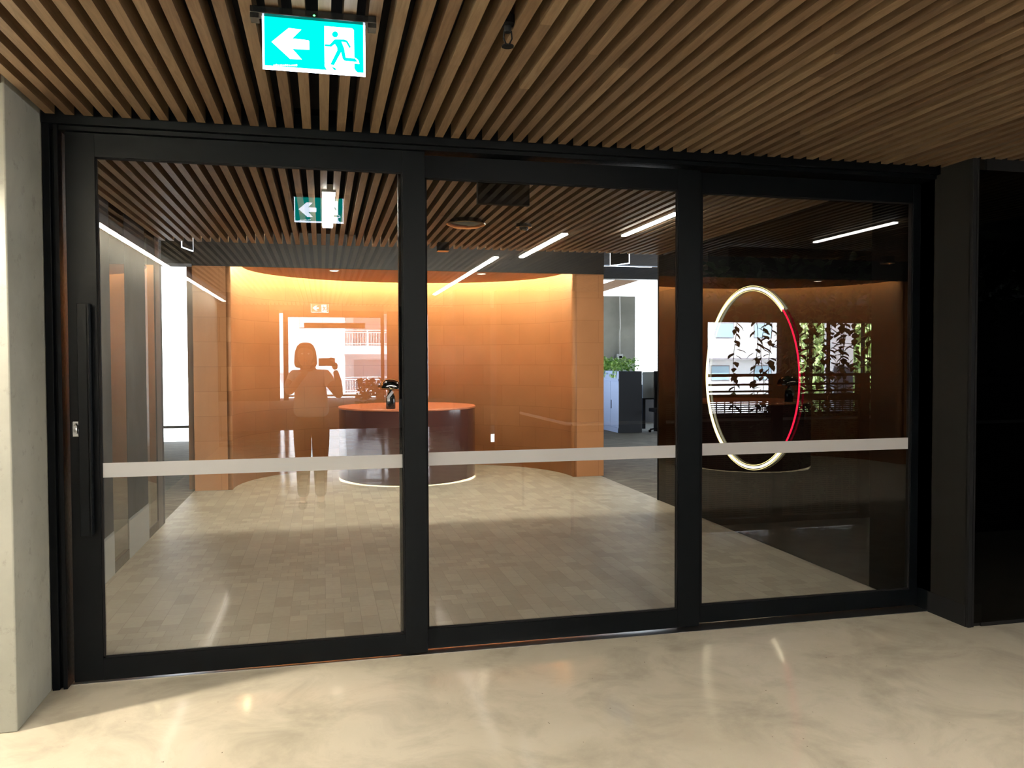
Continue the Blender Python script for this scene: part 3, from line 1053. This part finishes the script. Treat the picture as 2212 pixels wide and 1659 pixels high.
sc_ = empty('desk_screen', (6.42, 11.6, 0), label='grey fabric desk screen beside the dark cabinet end', cat='desk screen')
B('screen_panel', 'grey_fabric', (0.0, 0.26, 0.0, 0.03, 0.70, 1.24), sc_, bev=0.006)
B('screen_edge', 'soft_black', (0.262, 0.34, -0.01, 0.04, 0.66, 1.26), sc_)
dkx = empty('office_desk', (6.45, 11.65, 0), label='black office desk mostly hidden behind the fabric screen', cat='desk')
B('desk_top', 'soft_black', (0.0, 1.4, 0.0, 0.75, 0.67, 0.70), dkx)
for a, b_ in ((0.28, 0.05), (1.30, 0.05), (0.28, 0.68), (1.30, 0.68)):
    B('leg', 'soft_black', (a, a + 0.06, b_, b_ + 0.05, 0, 0.67), dkx)
ch = empty('office_chair', (6.72, 11.40, 0), label='black office chair at the desk behind the right door post', cat='chair')
B('seat', 'soft_black', (-0.17, 0.25, -0.2, 0.2, 0.42, 0.50), ch, bev=0.02)
B('backrest', 'soft_black', (0.2, 0.26, -0.2, 0.2, 0.56, 1.0), ch, bev=0.02)
MB().tube([(0.04, 0, 0.1), (0.04, 0, 0.44)], 0.025, 10).build('gas_column', 'soft_black', ch)
mb = MB()
for k in range(5):
    a = k / 5 * 2 * math.pi + 0.3
    mb.tube([(0.04, 0, 0.10), (0.04 + 0.24 * math.cos(a), 0.24 * math.sin(a), 0.06)], 0.016, 6)
    mb.lathe([(0, 0.0), (0.025, 0.005), (0.03, 0.03), (0.025, 0.055), (0, 0.06)], c=(0.04 + 0.24 * math.cos(a), 0.24 * math.sin(a), 0), n=10, cap=False)
mb.build('star_base', 'soft_black', ch)

# ================================================================== left opening: window to the street
wl = empty('window_1', (0, 0, 0), label='tall bright window at the end of the left opening', cat='window', kind='structure')
B('window_frame', 'cabinet_black', (-4.5, -1.5, 11.9, 12.0, 0.255, 0.30), wl)
B('window_jamb', 'cabinet_black', (-4.6, -4.5, 11.9, 12.0, 0.0, 3.4), wl)
struct(B('wall_left_opening', 'orange_wall_tiles', (-1.52, -1.44, 5.9, 12.0, 0, 2.57)), 'side of the orange block facing the left opening', 'wall')
struct(B('wall_left_side', 'cast_concrete', (-9.2, -9.0, 0.0, 12.0, 0, 3.9)), 'concrete wall far left of the lobby', 'wall')
tag(B('concrete_beam', 'cast_concrete', (-6.0, -1.45, 6.9, 7.3, 2.72, 3.35)), 'pale concrete beam above the left opening', 'beam')

# ================================================================== behind the photographer
bw = empty('wall_rear', (0, 0, 0), label='dark rear wall with a large opening to the white building', cat='wall', kind='structure')
mb = MB()
mb.box(-12.0, -1.62, -28.2, -28.0, 0, 3.5)
mb.box(-1.48, -1.30, -28.2, -28.0, 0, 3.5)
mb.box(2.22, 2.34, -28.2, -28.0, 0, 3.5)
mb.box(2.46, 3.55, -28.2, -28.0, 0, 3.5)
mb.box(3.68, 3.90, -28.2, -28.0, 0, 3.5)
mb.box(4.10, 4.6, -28.2, -28.0, 0, 3.5)
mb.box(-1.3, 2.22, -28.2, -28.0, 3.2, 3.5)
mb.build('wall_panel', 'dark_panel', bw)
mb = MB()
mb.box(-1.3, 2.22, -28.1, -28.05, 0.13, 0.2)
mb.box(-0.7, 1.6, -28.05, -27.9, 2.78, 2.98)
mb.build('window_frame', 'soft_black', bw)
struct(B('wall_rear_side', 'dark_panel', (4.6, 4.8, -28.0, -12.0, 0, 3.5)), 'dark side wall between the corridor and the atrium', 'wall')
cr = empty('wall_atrium_side', (0, 0, 0), label='dark wall block beyond the balustrade corner', cat='wall', kind='structure')
B('wall_panel', 'dark_panel', (1.95, 2.50, -8.2, -8.0, 0, 2.66), cr)
B('wall_panel', 'dark_panel', (2.60, 6.10, -8.2, -8.0, 0, 2.66), cr)
tag(bush('sofa_mass', 'leaf_dark', 1.0, 2.1, -21.2, -20.4, 0.0, 0.9, 500, 0.16, 71), 'low dark rounded mass in front of the far opening', 'sofa')  # leaf clutter standing in for a sofa-like silhouette

# balustrade
bl = empty('balustrade', (2.77, -2.36, 0), label='dark timber-railed balustrade with woven wire infill right of the photographer', cat='balustrade')
LN = 7.2
for z0, z1, nm in ((1.325, 1.35, 'top_rail'), (1.245, 1.262, 'mid_rail'), (1.185, 1.20, 'mid_rail'), (1.10, 1.165, 'hand_rail'), (0.0, 0.05, 'foot_rail')):
    B(nm, 'soft_black', (0.0, LN, -0.03, 0.03, z0, z1), bl)
for x in (0.0, 1.18, 2.08, 3.3, 4.5, 5.7, 6.9):
    B('post', 'soft_black', (x, x + 0.10, -0.04, 0.04, 0, 1.33), bl)
MB().tube([(LN, 0, 0.94), (-0.72, 0, 0.94), (-0.77, -0.05, 0.94), (-0.80, -1.55, 0.94)], 0.014, 8).build('steel_rail', 'satin_steel', bl)
for x, y in ((-0.74, -0.02), (-0.80, -1.5)):
    B('rail_post', 'soft_black', (x, x + 0.02, y, y + 0.02, 0, 0.94), bl)
B('wire_infill', 'woven_wire', (0.0, LN, -0.004, 0.004, 0.05, 1.10), bl)

# hanging vines
protos = []
for k in range(5):
    r = random.Random(100 + k)
    mb = MB()
    L = r.uniform(1.5, 2.1)
    pts = [(0.015 * math.sin(i * 1.3 + k), 0.015 * math.cos(i * 0.9), -L * i / 14) for i in range(15)]
    st = MB().tube(pts, 0.003, 5)
    n = int(L / 0.042)
    for i in range(n):
        z = -L * (i + r.random()) / n
        a = r.uniform(0, 6.28)
        s_ = r.uniform(0.07, 0.12)
        mb.leaf((0.01 * math.cos(a), 0.01 * math.sin(a), z), (math.cos(a), math.sin(a), r.uniform(-1.2, -0.1)), (0, 0, 1), s_, s_ * 0.62)
    protos.append((mb, st, L))
vines = []
vr = random.Random(9)
VX = [4.02, 4.10, 4.24, 4.30, 4.36, 4.44, 4.50, 4.56, 4.63, 4.69, 4.75, 4.82, 4.88, 4.06, 3.80, 4.66, 4.40, 4.95, 5.02, 5.1, 5.3, 5.5, 5.9, 6.4, 6.9]
base = []
for k, (mb, st, L) in enumerate(protos):
    o = empty('hanging_vine', (VX[k], -2.62, 2.28), vr.uniform(0, 6), 'trailing vine', 'vine', 'vines hanging over the balustrade')
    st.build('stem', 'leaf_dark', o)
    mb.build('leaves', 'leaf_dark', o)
    base.append(o)
for i in range(len(protos), len(VX)):
    base.append(dup(base[i % 5], (VX[i], -2.62 + vr.uniform(-0.22, 0.12), 2.28 + vr.uniform(-0.1, 0.03)), vr.uniform(0, 6)))
for i, o in enumerate(base):
    o['label'] = 'dark leafy vine trailing from the overhead planter over the balustrade right of the photographer'
pl_ = empty('overhead_planter', (3.4, -2.95, 2.29), label='overhead planter with dense dark foliage above the balustrade', cat='planter')
B('planter_trough', 'soft_black', (0.2, 4.6, 0.05, 0.45, 0.0, 0.22), pl_)
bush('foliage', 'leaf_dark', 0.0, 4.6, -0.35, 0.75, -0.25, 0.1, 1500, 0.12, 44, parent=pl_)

# atrium facade with window opening
fa = empty('wall_atrium_facade', (0, 0, 0), label='dark facade beyond the atrium with a wide opening', cat='wall', kind='structure')
mb = MB()
mb.box(6.0, 45.0, -12.2, -12.0, 2.32, 4.2)  # carried far right to cover bright sky in the reflections
mb.box(6.0, 45.0, -12.2, -12.0, -3.4, 0.30)  # carried down to block daylight from below the floor
mb.box(6.0, 8.2, -12.2, -12.0, 0.25, 2.4)
mb.box(10.0, 10.45, -12.2, -12.0, 0.25, 2.4)
mb.box(13.6, 45.0, -12.2, -12.0, 0.25, 2.4)
mb.build('facade_panel', 'dark_panel', fa)
for x in (10.75, 11.2, 12.1):
    B('window_mullion', 'soft_black', (x, x + 0.035, -12.1, -12.0, 0.30, 2.32), fa)
B('concrete_column', 'building_grey', (12.45, 13.0, -14.0, -13.6, 0.0, 2.6), fa)

# ================================================================== outdoors
struct(B('ground', 'ground_grey', (-70, 90, -90, -29.9, -3.4, -3.2)), 'pale ground outside behind the photographer', 'ground')
bd = empty('apartment_building', (0, -46, -3.2), label='white apartment building with balconies seen through the rear opening', cat='building')
mb = MB()
mb.box(-14, 1.3, -0.5, 10, 0, 12)
mb.box(-14, 40, -6, -2.6, 0, 12)
mb.box(4.6, 33, -2.6, 0.0, 0, 12)
mb.box(-14, 40, -6, 10, 12, 12.3)
mb = MB()
mb.box(-14, 1.3, -8, 0.0, 0, 12)
mb.box(1.3, 4.6, -8, -2.2, 0, 12)
mb.box(4.6, 33, -8, 0.0, 0, 12)
mb.build('outer_wall', 'building_white', bd)
for z in (2.3, 5.15, 8.0, 10.9):
    B('balcony_slab', 'building_white', (1.2, 4.7, -2.4, 0.25, z, z + 0.5), bd)
    mb = MB()
    for zz in (z + 1.42, z + 1.28, z + 0.6):
        mb.box(1.2, 4.7, 0.18, 0.22, zz, zz + 0.045)
    x = 1.25
    while x < 4.7:
        mb.box(x, x + 0.02, 0.19, 0.21, z + 0.5, z + 1.3)
        x += 0.16
    for x in (1.2, 2.6, 4.65):
        mb.box(x, x + 0.07, 0.17, 0.23, z + 0.5, z + 1.46)
    mb.build('balcony_railing', 'building_white', bd)
    B('balcony_door', 'building_grey', (1.9, 4.3, -2.2, -2.15, z + 0.5, z + 2.5), bd)
B('shade_hood', 'roof_grey', (-2.6, 0.6, 0.0, 0.5, 3.9, 4.05), bd)
for x, z in ((-1.4, 6.7), (-4.6, 6.7), (-1.2, 2.0), (6.5, 6.7), (10.0, 6.7), (22.6, 3.3), (25.6, 3.3), (28.8, 3.3), (22.6, 6.2), (25.9, 6.2), (28.8, 6.2)):
    f = B('window_frame', 'roof_grey', (x, x + 1.4, -0.02, 0.03, z, z + 1.05), bd)
    B('window_pane', 'window_blue', (x + 0.06, x + 1.34, 0.03, 0.05, z + 0.06, z + 0.99), f)
for x0, x1 in ((22.2, 24.4), (25.2, 30.5)):
    B('shade_hood', 'roof_grey', (x0, x1, 0.0, 0.5, 4.75, 4.86), bd)


def tree(x, y, h, rad, seed, label):
    r = random.Random(seed)
    o = empty('garden_tree', (x, y, -3.2), label=label, cat='tree', group='trees beyond the atrium')
    mb = MB()
    mb.tube([(0, 0, 0), (0.05, 0.02, h * 0.35), (0.0, 0.0, h * 0.7)], 0.16, 8, radii=[0.2, 0.15, 0.08])
    for i in range(6):
        a = r.uniform(0, 6.28)
        mb.tube([(0.03, 0.01, h * 0.35 + i * 0.3), (rad * 0.5 * math.cos(a), rad * 0.5 * math.sin(a), h * 0.6 + i * 0.25)], 0.05, 6)
    mb.build('trunk', 'bark', o)
    mb = MB()
    for i in range(5500):
        v = Vector((r.gauss(0, 1), r.gauss(0, 1), r.gauss(0, 1))).normalized() * (r.random() ** 0.4)
        p = (v.x * rad, v.y * rad, h * 0.55 + v.z * h * 0.45)
        mb.leaf(p, (r.uniform(-1, 1), r.uniform(-1, 1), r.uniform(-1, .4)), (r.uniform(-.5, .5), r.uniform(-.5, .5), 1), 0.3, 0.2)
    mb.build('crown', 'leaf_tree', o)


for i, (x, y, lab) in enumerate(((18.6, -21, 'leafy green tree seen first right of the white building'), (21.6, -25.5, 'leafy green tree behind the middle of the atrium opening'), (24.0, -20.0, 'leafy green tree at the far right of the atrium opening'), (28.5, -25, 'leafy green tree furthest beyond the atrium'))):
    tree(x, y, 8.0, 2.5, 200 + i, lab)

# ================================================================== the photographer
def skin(name, verts, edges, mat_, parent=None, sub=2, root=0, loc=None):
    bm = bmesh.new()
    lay = bm.verts.layers.skin.verify()
    vs = []
    for i, (p, r) in enumerate(verts):
        v = bm.verts.new(p)
        v[lay].radius = r if isinstance(r, tuple) else (r, r)
        v[lay].use_root = (i == root)
        vs.append(v)
    for a, b_ in edges:
        bm.edges.new((vs[a], vs[b_]))
    me = bpy.data.meshes.new(name)
    bm.to_mesh(me)
    bm.free()
    me.materials.append(MATS[mat_])
    o = bpy.data.objects.new(name, me)
    COL.objects.link(o)
    if parent:
        o.parent = parent
    s_ = o.modifiers.new('skin', 'SKIN')
    s_.use_smooth_shade = True
    ss = o.modifiers.new('sub', 'SUBSURF')
    ss.levels = ss.render_levels = sub
    return o


PX, PY = -0.12, -4.30
body = [
    ((0.0, 0.0, 0.90), (0.125, 0.09)), ((0.0, -0.01, 1.04), (0.12, 0.09)), ((-0.005, -0.01, 1.18), (0.13, 0.095)), ((-0.01, -0.005, 1.30), (0.12, 0.085)),
    ((-0.02, 0.0, 1.385), (0.058, 0.058)), ((-0.04, 0.03, 1.44), (0.05, 0.055)), ((-0.05, 0.055, 1.49), (0.066, 0.082)), ((-0.05, 0.055, 1.565), (0.076, 0.092)), ((-0.05, 0.05, 1.625), (0.055, 0.065)),
    # legs
    ((0.085, 0.0, 0.78), (0.085, 0.088)), ((0.085, 0.0, 0.47), 0.062), ((0.085, -0.01, 0.30), 0.055), ((0.085, -0.02, 0.08), 0.038), ((0.09, 0.12, 0.035), (0.04, 0.03)),
    ((-0.085, 0.0, 0.78), (0.085, 0.088)), ((-0.085, 0.0, 0.47), 0.062), ((-0.085, -0.01, 0.30), 0.055), ((-0.085, -0.02, 0.08), 0.038), ((-0.09, 0.12, 0.035), (0.04, 0.03)),
    # right arm
    ((0.14, -0.005, 1.325), 0.062), ((0.215, 0.07, 1.22), 0.05), ((0.275, 0.15, 1.125), 0.044), ((0.265, 0.19, 1.27), 0.038), ((0.235, 0.225, 1.39), 0.026),
    # left arm
    ((-0.16, -0.005, 1.325), 0.062), ((-0.215, 0.07, 1.24), 0.05), ((-0.21, 0.17, 1.17), 0.044), ((-0.12, 0.205, 1.29), 0.038), ((-0.03, 0.225, 1.395), 0.026)]
edges = [(0, 1), (1, 2), (2, 3), (3, 4), (4, 5), (5, 6), (6, 7), (7, 8), (0, 9), (9, 10), (10, 11), (11, 12), (12, 13), (0, 14), (14, 15), (15, 16), (16, 17), (17, 18), (3, 19), (19, 20), (20, 21), (21, 22), (22, 23), (3, 24), (24, 25), (25, 26), (26, 27), (27, 28)]
per = skin('person', body, edges, 'skin')
per.location = (PX, PY, 0)
tag(per, 'person in white t-shirt and black trousers photographing, mirrored in the left door', 'person')
shirt = [((0.0, 0.0, 0.885), (0.205, 0.16)), ((0.0, -0.01, 1.04), (0.185, 0.14)), ((-0.005, -0.01, 1.18), (0.17, 0.125)), ((-0.01, -0.005, 1.31), (0.14, 0.105)),
         ((0.14, -0.005, 1.325), 0.08), ((0.215, 0.07, 1.225), 0.068), ((-0.16, -0.005, 1.325), 0.08), ((-0.212, 0.07, 1.245), 0.068)]
skin('shirt', shirt, [(0, 1), (1, 2), (2, 3), (3, 4), (4, 5), (3, 6), (6, 7)], 'shirt_white', per)
tr_ = [((0.0, 0.0, 0.96), (0.16, 0.12)), ((0.0, 0.0, 0.87), (0.17, 0.128)), ((0.085, 0.0, 0.80), (0.112, 0.115)), ((0.085, 0.0, 0.47), 0.078), ((0.085, -0.01, 0.30), 0.07), ((0.085, -0.02, 0.10), 0.062),
       ((-0.085, 0.0, 0.80), (0.112, 0.115)), ((-0.085, 0.0, 0.47), 0.078), ((-0.085, -0.01, 0.30), 0.07), ((-0.085, -0.02, 0.10), 0.062)]
skin('trousers', tr_, [(0, 1), (1, 2), (2, 3), (3, 4), (4, 5), (1, 6), (6, 7), (7, 8), (8, 9)], 'trousers_black', per, root=1)
for s_ in (-1, 1):
    skin('shoe', [((0.088 * s_, -0.05, 0.045), (0.045, 0.045)), ((0.09 * s_, 0.06, 0.045), (0.048, 0.04)), ((0.095 * s_, 0.16, 0.035), (0.042, 0.032))], [(0, 1), (1, 2)], 'phone_black', per)
hair = MB()
r = random.Random(5)
T = Matrix.Translation((-0.05, 0.035, 1.545))
hp = [(0.0, 0.122), (0.05, 0.115), (0.085, 0.085), (0.105, 0.03), (0.112, -0.03), (0.115, -0.09), (0.10, -0.125), (0.06, -0.135), (0.0, -0.13)]
hair.lathe([(a * 0.97, b_) for a, b_ in hp][::-1], n=24, M=T @ Matrix.Diagonal((1, 0.98, 1, 1)), cap=False)
for v in hair.bm.verts:
    # open the face
    if v.co.y > 0.075 and v.co.z < 1.60:
        v.co.y = 0.06 + (v.co.y - 0.075) * 0.2
smooth_by_angle(hair.build('hair', 'hair_brown', per), 60)
# face
fc = MB()
fc.tube([(-0.05, 0.148, 1.555), (-0.05, 0.162, 1.535), (-0.05, 0.168, 1.518), (-0.05, 0.15, 1.508)], 0.008, 8, radii=[0.005, 0.008, 0.012, 0.006])
fc.build('nose', 'skin', per, smooth=True)
fc = MB()
fc.tube([(-0.074, 0.134, 1.482), (-0.05, 0.145, 1.48), (-0.026, 0.134, 1.482)], 0.006, 6, radii=[0.003, 0.007, 0.003])
fc.build('mouth', 'desk_top_orange', per, smooth=True)
for s_ in (-1, 1):
    MB().lathe([(0, -0.009), (0.008, -0.005), (0.011, 0), (0.008, 0.005), (0, 0.009)], c=(-0.05 + s_ * 0.031, 0.138, 1.553), n=12, cap=False).build('eye', 'white_paint', per, smooth=True)
    MB().tube([(-0.05 + s_ * 0.082, 0.045, 1.56), (-0.05 + s_ * 0.09, 0.04, 1.545), (-0.05 + s_ * 0.084, 0.045, 1.52)], 0.01, 6).build('ear', 'skin', per, smooth=True)


def hand(side, wrist, ang, parent):
    # palm plus five separate fingers curled round the phone edge
    sx_ = side
    w0 = Vector(wrist)
    palm = w0 + Vector((-sx_ * 0.004, 0.006, 0.045))
    skin('hand', [(tuple(w0), 0.026), (tuple(palm), (0.036, 0.018)), (tuple(palm + Vector((-sx_ * 0.006, 0.004, 0.03))), (0.036, 0.016))], [(0, 1), (1, 2)], 'skin', parent)
    lens = (0.06, 0.068, 0.064, 0.05)
    for i, L in enumerate(lens):
        b0 = palm + Vector((-sx_ * 0.004, -0.03 + 0.019 * i, 0.03 - 0.004 * abs(i - 1)))
        p1 = b0 + Vector((-sx_ * 0.004, 0.004, L * 0.45))
        p2 = p1 + Vector((-sx_ * L * 0.32, 0.004, L * 0.18))
        p3 = p2 + Vector((-sx_ * L * 0.32, 0.0, -L * 0.05))
        skin('finger', [(tuple(b0), 0.0095), (tuple(p1), 0.009), (tuple(p2), 0.0085), (tuple(p3), 0.007)], [(0, 1), (1, 2), (2, 3)], 'skin', parent)
    b0 = palm + Vector((-sx_ * 0.018, -0.015, -0.005))
    skin('thumb', [(tuple(b0), 0.012), (tuple(b0 + Vector((-sx_ * 0.025, -0.01, 0.018))), 0.011), (tuple(b0 + Vector((-sx_ * 0.045, -0.012, 0.034))), 0.009)], [(0, 1), (1, 2)], 'skin', parent)


hand(1, (0.235, 0.225, 1.39), 0, per)
hand(-1, (-0.03, 0.225, 1.395), 0, per)
ph = empty('mobile_phone', (0.035, -4.045, 1.47), label='black mobile phone held sideways in front of the face', cat='phone')
MB().box(-0.078, 0.078, -0.005, 0.004, -0.038, 0.038, 0.004).build('phone_body', 'phone_black', ph)
MB().lathe([(0, 0), (0.007, 0), (0.007, 0.002), (0, 0.002)], n=16, M=Matrix.Translation((-0.035, 0.006, 0.012)) @ Matrix.Rotation(-math.pi / 2, 4, 'X')).build('camera_lens', 'gloss_black', ph)
